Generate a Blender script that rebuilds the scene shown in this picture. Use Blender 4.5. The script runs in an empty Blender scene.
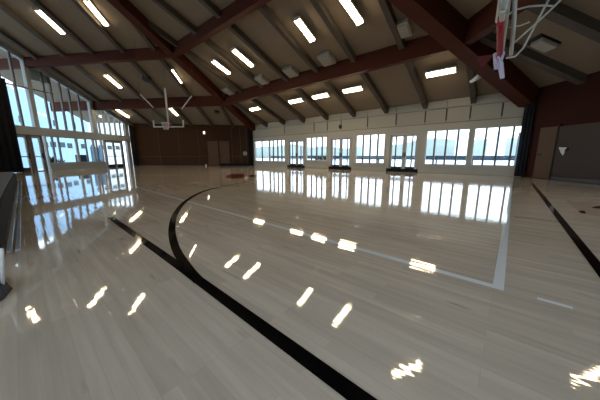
import bpy, bmesh, math, random
from mathutils import Vector, Matrix
random.seed(4)
S = 0.752                       # survey units -> metres
F, PITCH, ROLL, EYE = 242.714, 0.182785, 0.003389, 1.45
sc = bpy.context.scene
COL = sc.collection
V = Vector
Z = V((0, 0, 1))

# ------------------------------------------------------------------ survey helpers (positions of surfaces seen from the doorway)
def dirv(a): return V((math.sin(math.radians(a)), math.cos(math.radians(a)), 0))
def ray(x, y):
    u, v = x - 300, y - 200
    u, v = u*math.cos(ROLL) + v*math.sin(ROLL), -u*math.sin(ROLL) + v*math.cos(ROLL)
    a, b = u/F, v/F
    c, s = math.cos(PITCH), math.sin(PITCH)
    return V((a, c - s*b, -c*b - s))
O = V((0, 0, EYE))
def on(x, y, P, n):
    d = ray(x, y)
    return O + d*(n.dot(P - O)/n.dot(d))
def gp(x, y, z=0.0): return on(x, y, V((0, 0, z)), Z)
th = math.atan2(221, F)
D = V((math.sin(th)*21.8335 - .0079, math.cos(th)*21.8335, 0))
uA = dirv(-49.0859)
C = D + uA*27.9793
uB = dirv(274.2193)
E_ = C + uB*17.9215
uL = dirv(184.4367)
uR = V((0, -1, 0))
inA = V((-uA.y, uA.x, 0)); inA = inA if inA.dot(D) < 0 else -inA
inB = V((-uB.y, uB.x, 0)); inB = inB if inB.dot(C) < 0 else -inB
inL = V((-uL.y, uL.x, 0)); inL = inL if inL.x > 0 else -inL
inR = V((-1, 0, 0))
SA, SB, SR = .3987, .375, .382
HA, HB, HR = 5.5, 5.45, 5.45      # ceiling height at the walls
cAn = uA.cross(inA + Z*SA).normalized()
GB = inB + uB*.076                # the far eave climbs slightly towards the windows
cBn = (uB + Z*.076*SB).cross(inB + Z*SB).normalized()
dirB = (uB - inB*.076).normalized()  # level line on the far slope
cRn = V((0, 1, 0)).cross(inR + Z*SR).normalized()
def ceilA(p): return HA + SA*(p - D).dot(inA)
def ceilB(p): return HB + SB*(p - C).dot(GB)
def ceilR(p): return HR + SR*(p - D).dot(inR)
def u_of(x, y=150): return (on(x, y, D, uA.cross(Z)) - D).dot(uA)
def t_of(x, y=130): return (on(x, y, E_, uL.cross(Z)) - E_).dot(uL)
def PA(u, z, off=0): return D + uA*u + inA*off + Z*z
def PL(t, z, off=0): return E_ + uL*t + inL*off + Z*z
def PB(u, z, off=0): return C + uB*u + inB*off + Z*z
def PR(v, z, off=0): return D + uR*v + inR*off + Z*z

# ------------------------------------------------------------------ mesh helpers
class MB:
    def __init__(s): s.bm = bmesh.new()
    def hexa(s, p):
        v = [s.bm.verts.new(q) for q in p]
        for f in ((0,3,2,1),(4,5,6,7),(0,1,5,4),(1,2,6,5),(2,3,7,6),(3,0,4,7)): s.bm.faces.new([v[i] for i in f])
        return s
    def box(s, o, a, b, c):     # corner + three edge vectors
        o, a, b, c = V(o), V(a), V(b), V(c)
        return s.hexa([o, o+a, o+a+b, o+b, o+c, o+a+c, o+a+b+c, o+b+c])
    def cbox(s, c, ax, ay, az): # centre + three half vectors
        c = V(c); return s.box(c-ax-ay-az, ax*2, ay*2, az*2)
    def beam(s, p, q, w, d, up=Z, top=True):   # bar p->q, width w, depth d hanging below the line
        p, q = V(p), V(q); a = (q-p).normalized(); side = a.cross(up).normalized()*w/2; dn = -up.normalized()*d
        return s.hexa([p-side+dn, q-side+dn, q+side+dn, p+side+dn, p-side, q-side, q+side, p+side])
    def tube(s, pts, r, n=8, cap=True):
        pts = [V(p) for p in pts]; rings = []
        for i, p in enumerate(pts):
            a = (pts[min(i+1, len(pts)-1)] - pts[max(i-1, 0)]).normalized()
            b = a.cross(Z) if abs(a.z) < .95 else a.cross(V((1, 0, 0)))
            b.normalize(); c = a.cross(b)
            rr = r[i] if isinstance(r, (list, tuple)) else r
            rings.append([s.bm.verts.new(p + b*math.cos(2*math.pi*k/n)*rr + c*math.sin(2*math.pi*k/n)*rr) for k in range(n)])
        for A, B in zip(rings, rings[1:]):
            for k in range(n): s.bm.faces.new([A[k], A[(k+1) % n], B[(k+1) % n], B[k]])
        if cap:
            s.bm.faces.new(rings[0][::-1]); s.bm.faces.new(rings[-1])
        return s
    def poly(s, pts, th=None):
        v = [s.bm.verts.new(V(p)) for p in pts]; f = s.bm.faces.new(v)
        if th is not None:
            th = V(th); w = [s.bm.verts.new(V(p)+th) for p in pts]; s.bm.faces.new(w[::-1]); n = len(v)
            for i in range(n): s.bm.faces.new([v[i], v[(i+1) % n], w[(i+1) % n], w[i]])
        return s
def obj(name, mb, mat, parent=None, origin=None, smooth=False, bevel=0):
    bm = mb.bm
    bmesh.ops.recalc_face_normals(bm, faces=bm.faces)
    if origin is None:
        if parent is not None: origin = V(parent['_o'])
        else:
            xs = [v.co for v in bm.verts]
            origin = V((sum(v.x for v in xs)/len(xs), sum(v.y for v in xs)/len(xs), min(v.z for v in xs)))
    origin = V(origin)
    for v in bm.verts: v.co = (v.co - origin)*S
    me = bpy.data.meshes.new(name); bm.to_mesh(me); bm.free()
    if smooth:
        for p in me.polygons: p.use_smooth = True
    me.materials.append(mat)
    o = bpy.data.objects.new(name, me); COL.objects.link(o)
    o['_o'] = list(origin)
    if parent is not None:
        o.parent = parent; o.location = (origin - V(parent['_o']))*S
    else: o.location = origin*S
    if bevel:
        m = o.modifiers.new('b', 'BEVEL'); m.width = bevel*S; m.segments = 2; m.limit_method = 'ANGLE'
    return o
def thing(name, label, cat, loc, group=None):
    o = bpy.data.objects.new(name, None); COL.objects.link(o); o.empty_display_size = .2
    o['_o'] = list(V(loc)); o.location = V(loc)*S
    o['label'] = label; o['category'] = cat
    if group: o['group'] = group
    return o
def tag(o, label, cat, group=None):
    o['label'] = label; o['category'] = cat
    if group: o['group'] = group
    return o
def struct(name, mb, mat, parent=None, label=None, **k):
    o = obj(name, mb, mat, parent, **k)
    if parent is None: o['kind'] = 'structure'
    if label: o['label'] = label
    return o

# ------------------------------------------------------------------ materials
def mat(name, col, rough=.6, spec=.4, metal=0, noise=None, bump=None, emit=None, coat=0):
    m = bpy.data.materials.new(name); m.use_nodes = True; n = m.node_tree; b = n.nodes['Principled BSDF']
    b.inputs['Base Color'].default_value = (*col, 1); b.inputs['Roughness'].default_value = rough
    b.inputs['Specular IOR Level'].default_value = spec; b.inputs['Metallic'].default_value = metal
    b.inputs['Coat Weight'].default_value = coat
    if noise:
        sc_, amt, stretch = noise
        tc = n.nodes.new('ShaderNodeTexCoord'); mp = n.nodes.new('ShaderNodeMapping'); mp.inputs['Scale'].default_value = stretch
        nt = n.nodes.new('ShaderNodeTexNoise'); nt.inputs['Scale'].default_value = sc_; nt.inputs['Detail'].default_value = 5
        n.links.new(tc.outputs['Object'], mp.inputs[0]); n.links.new(mp.outputs[0], nt.inputs['Vector'])
        mx = n.nodes.new('ShaderNodeMix'); mx.data_type = 'RGBA'
        mx.inputs[6].default_value = (*[c*(1-amt) for c in col], 1); mx.inputs[7].default_value = (*[min(1, c*(1+amt)) for c in col], 1)
        n.links.new(nt.outputs['Fac'], mx.inputs[0]); n.links.new(mx.outputs[2], b.inputs['Base Color'])
        if bump:
            bp = n.nodes.new('ShaderNodeBump'); bp.inputs['Strength'].default_value = bump; bp.inputs['Distance'].default_value = .01
            n.links.new(nt.outputs['Fac'], bp.inputs['Height']); n.links.new(bp.outputs[0], b.inputs['Normal'])
    if emit:
        b.inputs['Emission Color'].default_value = (*emit[0], 1); b.inputs['Emission Strength'].default_value = emit[1]
    return m
M = {}
M['ceil'] = mat('ceiling_paint', (.205, .165, .124), .95, .05, noise=(.8, .08, (1, 1, 1)))
M['rafter'] = mat('rafter_wood', (.072, .058, .047), .7, .3, noise=(2, .15, (1, 1, 1)))
M['red'] = mat('red_glulam', (.058, .012, .005), .7, .15, noise=(1.2, .25, (1, 1, 8)))
M['wallA'] = mat('cream_wall_paint', (.41, .39, .34), .7, .2, noise=(.6, .06, (1, 1, 1)))
M['panel'] = mat('wall_panel_paint', (.37, .35, .30), .75, .2)
M['seam'] = mat('dark_seam', (.22, .21, .185), .8)
M['gap'] = mat('dark_gap', (.05, .048, .045), .8)
M['white'] = mat('white_frame_paint', (.32, .345, .36), .5, .3)
M['frameA'] = mat('window_frame_paint', (.42, .42, .40), .5, .3)
M['dark'] = mat('dark_metal', (.009, .010, .011), .45, .3)
M['mull'] = mat('bronze_mullion', (.11, .10, .10), .45, .4)
M['brown'] = mat('brown_panelling', (.045, .020, .008), .75, .15, noise=(1.5, .35, (1, 1, 6)))
M['maroon'] = mat('maroon_wall', (.038, .012, .009), .8, .12, noise=(1.2, .2, (1, 1, 1)))
M['doorB'] = mat('light_wood_door', (.075, .036, .014), .5, .3, noise=(2, .15, (1, 1, 6)))
M['doorR'] = mat('taupe_door', (.10, .062, .045), .4, .4)
M['slide'] = mat('dark_taupe_door', (.045, .031, .030), .4, .4)
M['curtain'] = mat('black_cloth', (.013, .014, .017), .9, .1)
M['curtainD'] = mat('charcoal_cloth', (.022, .024, .030), .9, .1)
M['slate'] = mat('slate_vinyl', (.026, .029, .040), .8, .15, .4)
M['greytop'] = mat('grey_vinyl', (.07, .075, .09), .5, .3)
M['pale'] = mat('pale_window_refl', (.55, .70, .92), .08, 1)  # floor strips: blue of the window reflection put into the base colour
M['housing'] = mat('fixture_housing', (.5, .48, .44), .5)
M['tube'] = mat('lit_tube', (.9, .85, .7), .5, emit=((1, .80, .50), 9))
M['spk'] = mat('offwhite_plastic', (.34, .32, .28), .7, .2)
M['grille'] = mat('grey_grille', (.28, .27, .25), .6)
M['hoopw'] = mat('white_steel', (.62, .64, .64), .35, .5)
M['hoopg'] = mat('grey_white_steel', (.5, .51, .5), .4, .4)
M['frost'] = mat('frosted_panel', (.20, .21, .20), .3)
M['redpad'] = mat('red_pad', (.30, .008, .02), .6, .4)
M['net'] = mat('lilac_net', (.55, .50, .68), .7)
M['rim'] = mat('orange_rim', (.45, .09, .03), .4)
M['line_w'] = mat('white_court_paint', (.90, .95, 1.0), .08, .5, coat=.5)  # white paint with the bluish window reflection mixed into its colour
M['line_k'] = mat('black_court_paint', (.004, .004, .004), .07, .25)
M['refl_edge'] = mat('refl_edge_brown', (.10, .07, .05), .2, .5)
M['line_r'] = mat('red_court_paint', (.15, .03, .022), .12, .5)
M['line_p'] = mat('pink_court_paint', (.50, .38, .32), .10, .5)
M['concrete'] = mat('pale_concrete', (.80, .82, .82), .9, noise=(.5, .1, (1, 1, 1)))
M['hill'] = mat('hazy_hillside', (.26, .31, .29), .95, noise=(.08, .35, (1, 1, 1)))
M['bldg'] = mat('pale_blue_render', (.40, .58, .78), .8, noise=(.3, .12, (1, 1, 1)))
M['bldg2'] = mat('white_render', (.75, .79, .8), .8, noise=(.3, .1, (1, 1, 1)))
M['bwin'] = mat('dark_glass', (.03, .05, .055), .2, .6)
M['rail'] = mat('navy_railing', (.03, .05, .08), .5)
M['bluedoor'] = mat('blue_door', (.10, .28, .48), .5)
M['paper'] = mat('white_paper', (.6, .62, .66), .8)
M['plant'] = mat('dark_foliage', (.03, .05, .03), .8)
def glass():
    m = bpy.data.materials.new('window_glass'); m.use_nodes = True; n = m.node_tree; n.nodes.clear()
    out = n.nodes.new('ShaderNodeOutputMaterial'); mx = n.nodes.new('ShaderNodeMixShader')
    t = n.nodes.new('ShaderNodeBsdfTransparent'); t.inputs[0].default_value = (.93, .97, .98, 1)
    g = n.nodes.new('ShaderNodeBsdfGlossy'); g.inputs['Roughness'].default_value = .02
    fr = n.nodes.new('ShaderNodeFresnel'); fr.inputs['IOR'].default_value = 1.25
    n.links.new(fr.outputs[0], mx.inputs[0]); n.links.new(t.outputs[0], mx.inputs[1]); n.links.new(g.outputs[0], mx.inputs[2]); n.links.new(mx.outputs[0], out.inputs[0])
    return m
M['glass'] = glass()
def floor_mat():
    m = bpy.data.materials.new('maple_boards'); m.use_nodes = True; n = m.node_tree; N = n.nodes; L = n.links; b = N['Principled BSDF']
    tc = N.new('ShaderNodeTexCoord'); mp = N.new('ShaderNodeMapping'); mp.vector_type = 'TEXTURE'
    mp.inputs['Rotation'].default_value = (0, 0, math.atan2(uA.y, uA.x))
    L.new(tc.outputs['Object'], mp.inputs[0])
    br = N.new('ShaderNodeTexBrick'); br.offset = .37; br.offset_frequency = 3; br.squash = 1
    br.inputs['Scale'].default_value = 1; br.inputs['Brick Width'].default_value = 1.1; br.inputs['Row Height'].default_value = .072
    br.inputs['Mortar Size'].default_value = .0011; br.inputs['Mortar Smooth'].default_value = .3; br.inputs['Bias'].default_value = 0
    br.inputs['Color1'].default_value = (.64, .555, .455, 1); br.inputs['Color2'].default_value = (.74, .65, .545, 1); br.inputs['Mortar'].default_value = (.56, .49, .41, 1)
    L.new(mp.outputs[0], br.inputs['Vector'])
    sm = N.new('ShaderNodeMapping'); sm.inputs['Scale'].default_value = (1, 16, 1); L.new(mp.outputs[0], sm.inputs[0])
    nz = N.new('ShaderNodeTexNoise'); nz.inputs['Scale'].default_value = 1.3; nz.inputs['Detail'].default_value = 6; L.new(sm.outputs[0], nz.inputs['Vector'])
    big = N.new('ShaderNodeTexNoise'); big.inputs['Scale'].default_value = .5; L.new(mp.outputs[0], big.inputs['Vector'])
    rp = N.new('ShaderNodeMapRange'); rp.inputs[1].default_value = .3; rp.inputs[2].default_value = .7; rp.inputs[3].default_value = .90; rp.inputs[4].default_value = 1.08; L.new(nz.outputs['Fac'], rp.inputs[0])
    rq = N.new('ShaderNodeMapRange'); rq.inputs[1].default_value = .3; rq.inputs[2].default_value = .7; rq.inputs[3].default_value = .9; rq.inputs[4].default_value = 1.08; L.new(big.outputs['Fac'], rq.inputs[0])
    mul = N.new('ShaderNodeMath'); mul.operation = 'MULTIPLY'; L.new(rp.outputs[0], mul.inputs[0]); L.new(rq.outputs[0], mul.inputs[1])
    vm = N.new('ShaderNodeVectorMath'); vm.operation = 'SCALE'; L.new(br.outputs['Color'], vm.inputs[0]); L.new(mul.outputs[0], vm.inputs['Scale'])
    # dark knots and stains
    kn = N.new('ShaderNodeTexNoise'); kn.inputs['Scale'].default_value = 1.7; kn.inputs['Detail'].default_value = 2
    km = N.new('ShaderNodeMapping'); km.inputs['Scale'].default_value = (1, 5, 1); km.inputs['Location'].default_value = (3.1, 7.7, 0); L.new(mp.outputs[0], km.inputs[0]); L.new(km.outputs[0], kn.inputs['Vector'])
    kr = N.new('ShaderNodeMapRange'); kr.inputs[1].default_value = .68; kr.inputs[2].default_value = .76; kr.inputs[3].default_value = 1; kr.inputs[4].default_value = .72; L.new(kn.outputs['Fac'], kr.inputs[0])
    vk = N.new('ShaderNodeVectorMath'); vk.operation = 'SCALE'; L.new(vm.outputs[0], vk.inputs[0]); L.new(kr.outputs[0], vk.inputs['Scale'])
    L.new(vk.outputs[0], b.inputs['Base Color'])
    # gentle waviness, mostly across the boards, and the joints
    wm = N.new('ShaderNodeMapping'); wm.inputs['Scale'].default_value = (1.4, 20, 1); L.new(mp.outputs[0], wm.inputs[0])
    wn = N.new('ShaderNodeTexNoise'); wn.inputs['Scale'].default_value = 1.0; wn.inputs['Detail'].default_value = 1; L.new(wm.outputs[0], wn.inputs['Vector'])
    b1 = N.new('ShaderNodeBump'); b1.inputs['Strength'].default_value = .05; b1.inputs['Distance'].default_value = .012; L.new(wn.outputs['Fac'], b1.inputs['Height'])
    b2 = N.new('ShaderNodeBump'); b2.inputs['Strength'].default_value = .12; b2.inputs['Distance'].default_value = .001; b2.invert = True; L.new(br.outputs['Fac'], b2.inputs['Height']); L.new(b1.outputs[0], b2.inputs['Normal'])
    L.new(b2.outputs[0], b.inputs['Normal'])
    b.inputs['Roughness'].default_value = .035; b.inputs['Specular IOR Level'].default_value = .6; b.inputs['Coat Weight'].default_value = .35; b.inputs['Coat IOR'].default_value = 1.55; b.inputs['Coat Roughness'].default_value = .03; L.new(b1.outputs[0], b.inputs['Coat Normal'])
    return m
M['floor'] = floor_mat()

# ------------------------------------------------------------------ the room outline
LN = PL(26, 0); LF = 40           # near end of the left window wall
YN = -4.0
RN = V((D.x, YN, 0)); LNb = V((PL(30, 0).x - .3, YN, 0))
outline = [D, C, E_, LNb, RN]
fl = MB(); cx = V((0, 0, 0))
fl.poly([p + (p - V((-5, 12, 0))).normalized()*.6 for p in outline], Z*-.3)
floor = struct('floor', fl, M['floor'], origin=(0, 0, 0))

# ceiling: each slope is the part of the roof where its plane is the lowest
planes = [(D, inA, SA, HA), (C, GB, SB, HB), (D, inR, SR, HR), (V((0, YN, 0)), V((0, 1, 0)), SB, HB)]
def hgt(pl, p): return pl[3] + pl[2]*(p - pl[0]).dot(pl[1])
def clip(poly, fn):
    out = []
    for i, a in enumerate(poly):
        b = poly[(i+1) % len(poly)]; fa, fb = fn(a), fn(b)
        if fa >= 0: out.append(a)
        if (fa > 0) != (fb > 0): out.append(a + (b-a)*(fa/(fa-fb)))
    return out
over = 6.0
roof_out = [D + uR*0, C, E_ + uB*over, V((LNb.x - over, YN, 0)), RN]
cm = MB()
for i, pl_ in enumerate(planes):
    pg = [V(p) for p in roof_out]
    for j, q in enumerate(planes):
        if j != i and len(pg) > 2: pg = clip(pg, lambda p, q=q: hgt(q, p) - hgt(pl_, p))
    if len(pg) > 2: cm.poly([V((p.x, p.y, hgt(pl_, p))) for p in pg], Z*.35)
struct('ceiling', cm, M['ceil'])
def roofz(p): return min(hgt(q, p) for q in planes)

# ------------------------------------------------------------------ walls
def wall_holes(name, P, L0, L1, z1, th, holes, m):
    """P(u, z, off); solid wall with rectangular openings"""
    mb = MB(); us = sorted({L0, L1, *[h[0] for h in holes], *[h[1] for h in holes]})
    for a, b in zip(us, us[1:]):
        mid = (a+b)/2; zs = [0.0]
        hh = [h for h in holes if h[0] <= mid <= h[1]]
        segs = []; z = 0.0
        for h in sorted(hh, key=lambda h: h[2]):
            if h[2] > z + 1e-4: segs.append((z, h[2]))
            z = h[3]
        if z < z1: segs.append((z, z1))
        for (p, q) in segs:
            o = P(a, p, 0); mb.box(o, P(b, p, 0)-o, P(a, q, 0)-o, P(a, p, -th)-o)
    return struct(name, mb, m)
ZS, ZT = .63, 3.36
winA = {  # px extents, sill z, head z, mullion px
 1: (254.6, 285.5, ZS, ZT, [262, 269.4, 273.2, 277.6, 281.6], 269.4),
 2: (305.8, 327.6, .80, ZT+.05, [311.4, 316.6, 322], None),
 3: (355.3, 385.6, ZS, ZT, [362.9, 370, 377.5], None),
 4: (425, 469, ZS, ZT, [434.3, 445.6, 457], None),
 5: (472, 526.5, ZS, ZT, [484.5, 497, 511.5], None)}
doorA = {1: (288.4, 304.6, 296.6, [292.3, 300.7]), 2: (330.4, 351.6, 340.8, [334.8, 347.2]), 3: (389, 418.6, 404.5, [395.6, 412])}
holes = []
for k, w in winA.items(): holes.append((u_of(w[1]), u_of(w[0]), w[2], w[3]))
for k, d in doorA.items(): holes.append((u_of(d[1]), u_of(d[0]), 0, ZT-.12))
wall_holes('wall_right', PA, 0, 27.98, HA+.1, .35, holes, M['wallA'])
def bar(mb, P, a, b, z0, z1, o0, o1):
    o = P(a, z0, o0); mb.box(o, P(b, z0, o0)-o, P(a, z1, o0)-o, P(a, z0, o1)-o)
def framed(root, P, a, b, z0, z1, m, w=.09, o0=-.22, o1=.03):
    mb = MB(); bar(mb, P, a, b, z0, z0+w, o0, o1); bar(mb, P, a, b, z1-w, z1, o0, o1)
    bar(mb, P, a, a+w, z0+w, z1-w, o0, o1); bar(mb, P, b-w, b, z0+w, z1-w, o0, o1)
    return obj('frame', mb, m, root)
def sroot(name, loc):
    o = bpy.data.objects.new(name, None); COL.objects.link(o); o['_o'] = list(loc); o.location = V(loc)*S; o['kind'] = 'structure'; return o
for k, w in winA.items():
    a, b = u_of(w[1]), u_of(w[0]); r = sroot('window_%d' % k, PA((a+b)/2, w[2]))
    framed(r, PA, a, b, w[2], w[3], M['frameA'])
    for x in w[4]:
        thick = .11 if x == w[5] else .055
        u = u_of(x); mb = MB(); bar(mb, PA, u-thick, u+thick, w[2]+.09, w[3]-.09, -.18, -.02); obj('mullion', mb, M['frameA'] if x == w[5] else M['mull'], r)
    mb = MB(); bar(mb, PA, a+.09, b-.09, w[2]+.09, w[3]-.09, -.12, -.10); obj('glass', mb, M['glass'], r)
    if k < 4:
        mb = MB(); bar(mb, PA, a+.09, b-.09, w[2]+.55, w[2]+.61, -.16, -.08); obj('transom_bar', mb, M['frameA'], r)
    mb = MB(); bar(mb, PA, a-.1, b+.1, w[2]-.08, w[2], -.1, .14); obj('sill', mb, M['wallA'], r)
for k, d in doorA.items():
    a, b, mid = u_of(d[1]), u_of(d[0]), u_of(d[2]); H = ZT-.12; r = sroot('door_%d' % k, PA((a+b)/2, 0))
    mb = MB(); bar(mb, PA, a, b, H-.1, H, -.25, .05); bar(mb, PA, a, a+.1, 0, H-.1, -.25, .05); bar(mb, PA, b-.1, b, 0, H-.1, -.25, .05); obj('frame', mb, M['frameA'], r)
    for (p, q, mm) in ((a+.11, mid-.01, d[3][1]), (mid+.01, b-.11, d[3][0])):
        mb = MB(); sw = .16; sa = mid - p if p < mid else q - mid; sw = .10*sa + .04
        bar(mb, PA, p, p+sw, .0, H-.11, -.17, -.07); bar(mb, PA, q-sw, q, .0, H-.11, -.17, -.07); bar(mb, PA, p+sw, q-sw, H-.26, H-.11, -.17, -.07)
        leaf = obj('door_leaf', mb, M['frameA'] if k == 3 else M['white'], r)
        mb = MB(); bar(mb, PA, p+sw, q-sw, 0, .42, -.17, -.07); obj('kick_panel', mb, M['dark'], leaf)
        mb = MB(); bar(mb, PA, p+sw, q-sw, .42, H-.26, -.13, -.11); obj('glass', mb, M['glass'], leaf)
        u = u_of(mm); mb = MB(); bar(mb, PA, u-.05, u+.05, .42, H-.26, -.16, -.08); obj('glazing_bar', mb, M['mull'], leaf)
        if k != 3:
            mb = MB(); bar(mb, PA, p+sw, q-sw, .95, 1.0, -.16, -.08); obj('glazing_bar', mb, M['mull'], leaf)
        mb = MB(); hu = q-sw*.5 if q < mid+.05 else p+sw*.5; bar(mb, PA, hu-.03, hu+.03, 1.25, 1.65, -.07, .0); obj('door_handle', mb, M['dark'], leaf)
    mb = MB(); bar(mb, PA, a-.1, b+.1, 0.0, .26, .03, .08) ; obj('threshold_panel', mb, M['curtain'], r)
# plank skirting, seams and raised panels of the white wall
bs = MB(); us = sorted([0, 27.98] + [h[0]-.1 for h in holes if h[2] == 0] + [h[1]+.1 for h in holes if h[2] == 0])
for a, b in zip(us[::2], us[1::2]): bar(bs, PA, a, b, .02, .30, 0, .05)
struct('baseboard_right', bs, M['wallA'])
zp = 3.86; pm = MB(); xs = [254, 285, 314.5, 328.3, 340, 368.5, 397, 426, 447, 470, 502, 534]
uu = [27.9, u_of(285.2, 120), u_of(315, 120), u_of(328.3, 120), u_of(342, 120), u_of(368.5, 120), u_of(397, 120), u_of(426, 118), u_of(447, 118), u_of(471, 115), u_of(503, 112), .05]
for a, b in zip(uu[1:], uu): bar(pm, PA, a+.035, b-.035, zp, 4.86, 0, .05)
struct('trim_1', pm, M['panel'])
pm = MB(); bar(pm, PA, .05, 27.9, zp-.06, 4.92, 0.001, .012); struct('trim_2', pm, M['seam'])
pm = MB()
for a, b in zip(uu[1:], uu): bar(pm, PA, a+.03, b-.03, 4.93, 5.42, 0, .10)
struct('trim_3', pm, M['panel'])
pm = MB()
for u in uu[1:-1]: bar(pm, PA, u-.05, u+.05, 4.0, 4.84, .0, .06)
struct('trim_11', pm, M['gap'])

# brown far wall
mb = MB(); o = PB(0, 0); dB = (u_of, )
duB = lambda x: (on(x, 150, C, uB.cross(Z)) - C).dot(uB)
wb = MB(); bar(wb, PB, 0, 17.92, 0, 6.1, 0, -.3); struct('wall_back', wb, M['brown'])
sm = MB()
for x in (160, 180, 199, 232.5, 241, 247): bar(sm, PB, duB(x)-.03, duB(x)+.03, .3, HB-.3, 0, .015)
bar(sm, PB, .2, 17.7, 1.30, 1.36, 0, .018); struct('trim_4', sm, M['gap'])
sm = MB(); bar(sm, PB, duB(207.6), 17.7, 0.01, .12, 0, .05); struct('baseboard_back', sm, M['gap'])
r = sroot('door_4', PB(duB(219), 0))
mb = MB(); a, b = duB(230.6), duB(207.6); bar(mb, PB, a, b, 3.42, 3.5, 0, .07); bar(mb, PB, a, a+.08, 0, 3.42, 0, .07); bar(mb, PB, b-.08, b, 0, 3.42, 0, .07); obj('frame', mb, M['brown'], r)
for (p, q) in ((duB(230), duB(220.2)), (duB(218.8), duB(208.2))):
    mb = MB(); bar(mb, PB, p, q, .05, 3.4, .0, .05); lf = obj('door_leaf', mb, M['doorB'], r)
    mb = MB(); bar(mb, PB, (q-.2), q-.1, 1.3, 1.6, .05, .1); obj('door_handle', mb, M['dark'], lf)
mb = MB(); bar(mb, PB, .15, duB(220), .0, .34, .02, .45); tag(obj('gym_bench', mb, M['curtain'], bevel=.02), 'long low black bench along the foot of the brown far wall', 'bench')
# maroon wall on the right with two doors
def v_of(x, y): return (on(x, y, D, V((1, 0, 0))) - D).dot(uR)
hR_added = [(9.2, 13.6, .5, 4.3), (14.4, 18.8, .5, 4.3)]  # unseen window openings, added to brighten the near floor
wall_holes('wall_far_right', PR, 0, D.y - YN, HR+.12, .3, hR_added, M['maroon'])
for i, h_ in enumerate(hR_added):
    r = sroot('window_%d' % (12+i), PR((h_[0]+h_[1])/2, h_[2])); framed(r, PR, *h_, M['frameA'], w=.1)
    mb = MB(); bar(mb, PR, h_[0]+.1, h_[1]-.1, h_[2]+.1, h_[3]-.1, -.13, -.11); obj('glass', mb, M['glass'], r)
    mb = MB(); u = (h_[0]+h_[1])/2; bar(mb, PR, u-.05, u+.05, h_[2]+.1, h_[3]-.1, -.2, -.02); obj('mullion', mb, M['mull'], r)
r = sroot('door_5', PR(v_of(548, 150), 0))
v0, v1 = v_of(539, 150), v_of(557.5, 150)
mb = MB(); bar(mb, PR, v0, v1, .03, 3.02, 0, .09); lf = obj('door_leaf', mb, M['doorR'], r)
mb = MB(); bar(mb, PR, v0+.05, v0+.32, 1.42, 1.47, .09, .17); obj('door_handle', mb, M['dark'], lf)
mb = MB(); bar(mb, PR, v0-.07, v0, 0, 3.08, 0, .11); bar(mb, PR, v0-.07, v1, 3.02, 3.1, 0, .11); obj('frame', mb, M['maroon'], r)
r = sroot('door_6', PR(v_of(590, 150), 0))
v2, v3 = v1+.1, 6.2
mb = MB(); bar(mb, PR, v2, v3, .22, 2.98, .02, .16); lf = obj('door_leaf', mb, M['slide'], r)
mb = MB(); bar(mb, PR, v1, v2, 0, 3.1, 0, .18); obj('frame', mb, M['dark'], r)
mb = MB(); bar(mb, PR, v2, v3, .02, .2, 0, .17); obj('bottom_rail', mb, M['greytop'], r)
mb = MB(); q = [on(562.5, 149, D+inR*.18, V((1, 0, 0))), on(569.5, 150, D+inR*.18, V((1, 0, 0))), on(564.2, 157, D+inR*.18, V((1, 0, 0)))]
q = [on(x, y, D+inR*.17, V((1, 0, 0))) for x, y in ((559.5, 149), (567.5, 149.3), (565.5, 152.5), (563.5, 157.3), (561.5, 154.5))]
mb.poly(q, inR*.03); tag(obj('paper_notice', mb, M['paper']), 'small torn white paper notice stuck on the dark right-hand door', 'notice')
q = [on(x, y, D+inR*.17, V((1, 0, 0))) for x, y in ((566.8, 150.5), (569.5, 149.8), (568.5, 152.3), (565.5, 153.3))]
mb = MB(); mb.poly(q, inR*.05); tag(obj('door_pull', mb, M['dark']), 'small dark door pull beside the torn white paper notice', 'handle')
# rear walls behind the visitor
PBk = lambda u, z, off=0: V((LNb.x + u, YN + off, z))
WR = RN.x - LNb.x
hr = [(WR - 6.5 - i*7.0, WR - .7 - i*7.0, .4, 5.2) for i in range(4)][::-1]
wall_holes('wall_rear', PBk, 0, WR, 5.7, .3, hr, M['wallA'])
for i, h_ in enumerate(hr):
    r = sroot('window_%d' % (8+i), PBk((h_[0]+h_[1])/2, h_[2])); framed(r, PBk, *h_, M['frameA'], w=.1)
    mb = MB(); bar(mb, PBk, h_[0]+.1, h_[1]-.1, h_[2]+.1, h_[3]-.1, -.13, -.11); obj('glass', mb, M['glass'], r)
    mb = MB(); u = (h_[0]+h_[1])/2; bar(mb, PBk, u-.05, u+.05, h_[2]+.1, h_[3]-.1, -.2, -.02); obj('mullion', mb, M['mull'], r)

# curtains
def curtain(name, label, A, B, z1, m, folds, th=.16, side=None):
    A, B = V(A), V(B); d = (B-A); n = V((-d.y, d.x, 0)).normalized(); N_ = folds*6; mb = MB(); rows = []
    for z in (0.04, z1):
        rows.append([mb.bm.verts.new(A + d*(i/N_) + n*math.sin(i/6*2*math.pi)*th + Z*z) for i in range(N_+1)])
    for i in range(N_): mb.bm.faces.new([rows[0][i], rows[0][i+1], rows[1][i+1], rows[1][i]])
    o = obj(name, mb, m, smooth=True); s_ = o.modifiers.new('s', 'SOLIDIFY'); s_.thickness = .03
    return tag(o, label, 'curtain')
curtain('curtain', 'charcoal curtain drawn at the corner between the last right-hand window and maroon wall', PR(.30, 0, .12), PR(.30, 0, .12) + (PA(.75, 0, .45)-PR(.30, 0, .12))*.55, 5.05, M['curtainD'], 3, .10)
curtain('curtain', 'narrow black curtain at the left end of the brown far wall', PB(17.5, 0, .25), PB(16.9, 0, .25), 5.4, M['curtain'], 3, .08)
curtain('curtain', 'narrow black curtain in the far corner beside the white wall', PB(.12, 0, .25), PB(.62, 0, .25), 5.2, M['curtain'], 3, .08)
tC = t_of(16.5, 150)
curtain('curtain', 'tall black curtain at the left edge beside the glass door', PL(tC, 0, .35), PL(tC+8, 0, .35), 7.9, M['curtain'], 16, .12)

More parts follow.
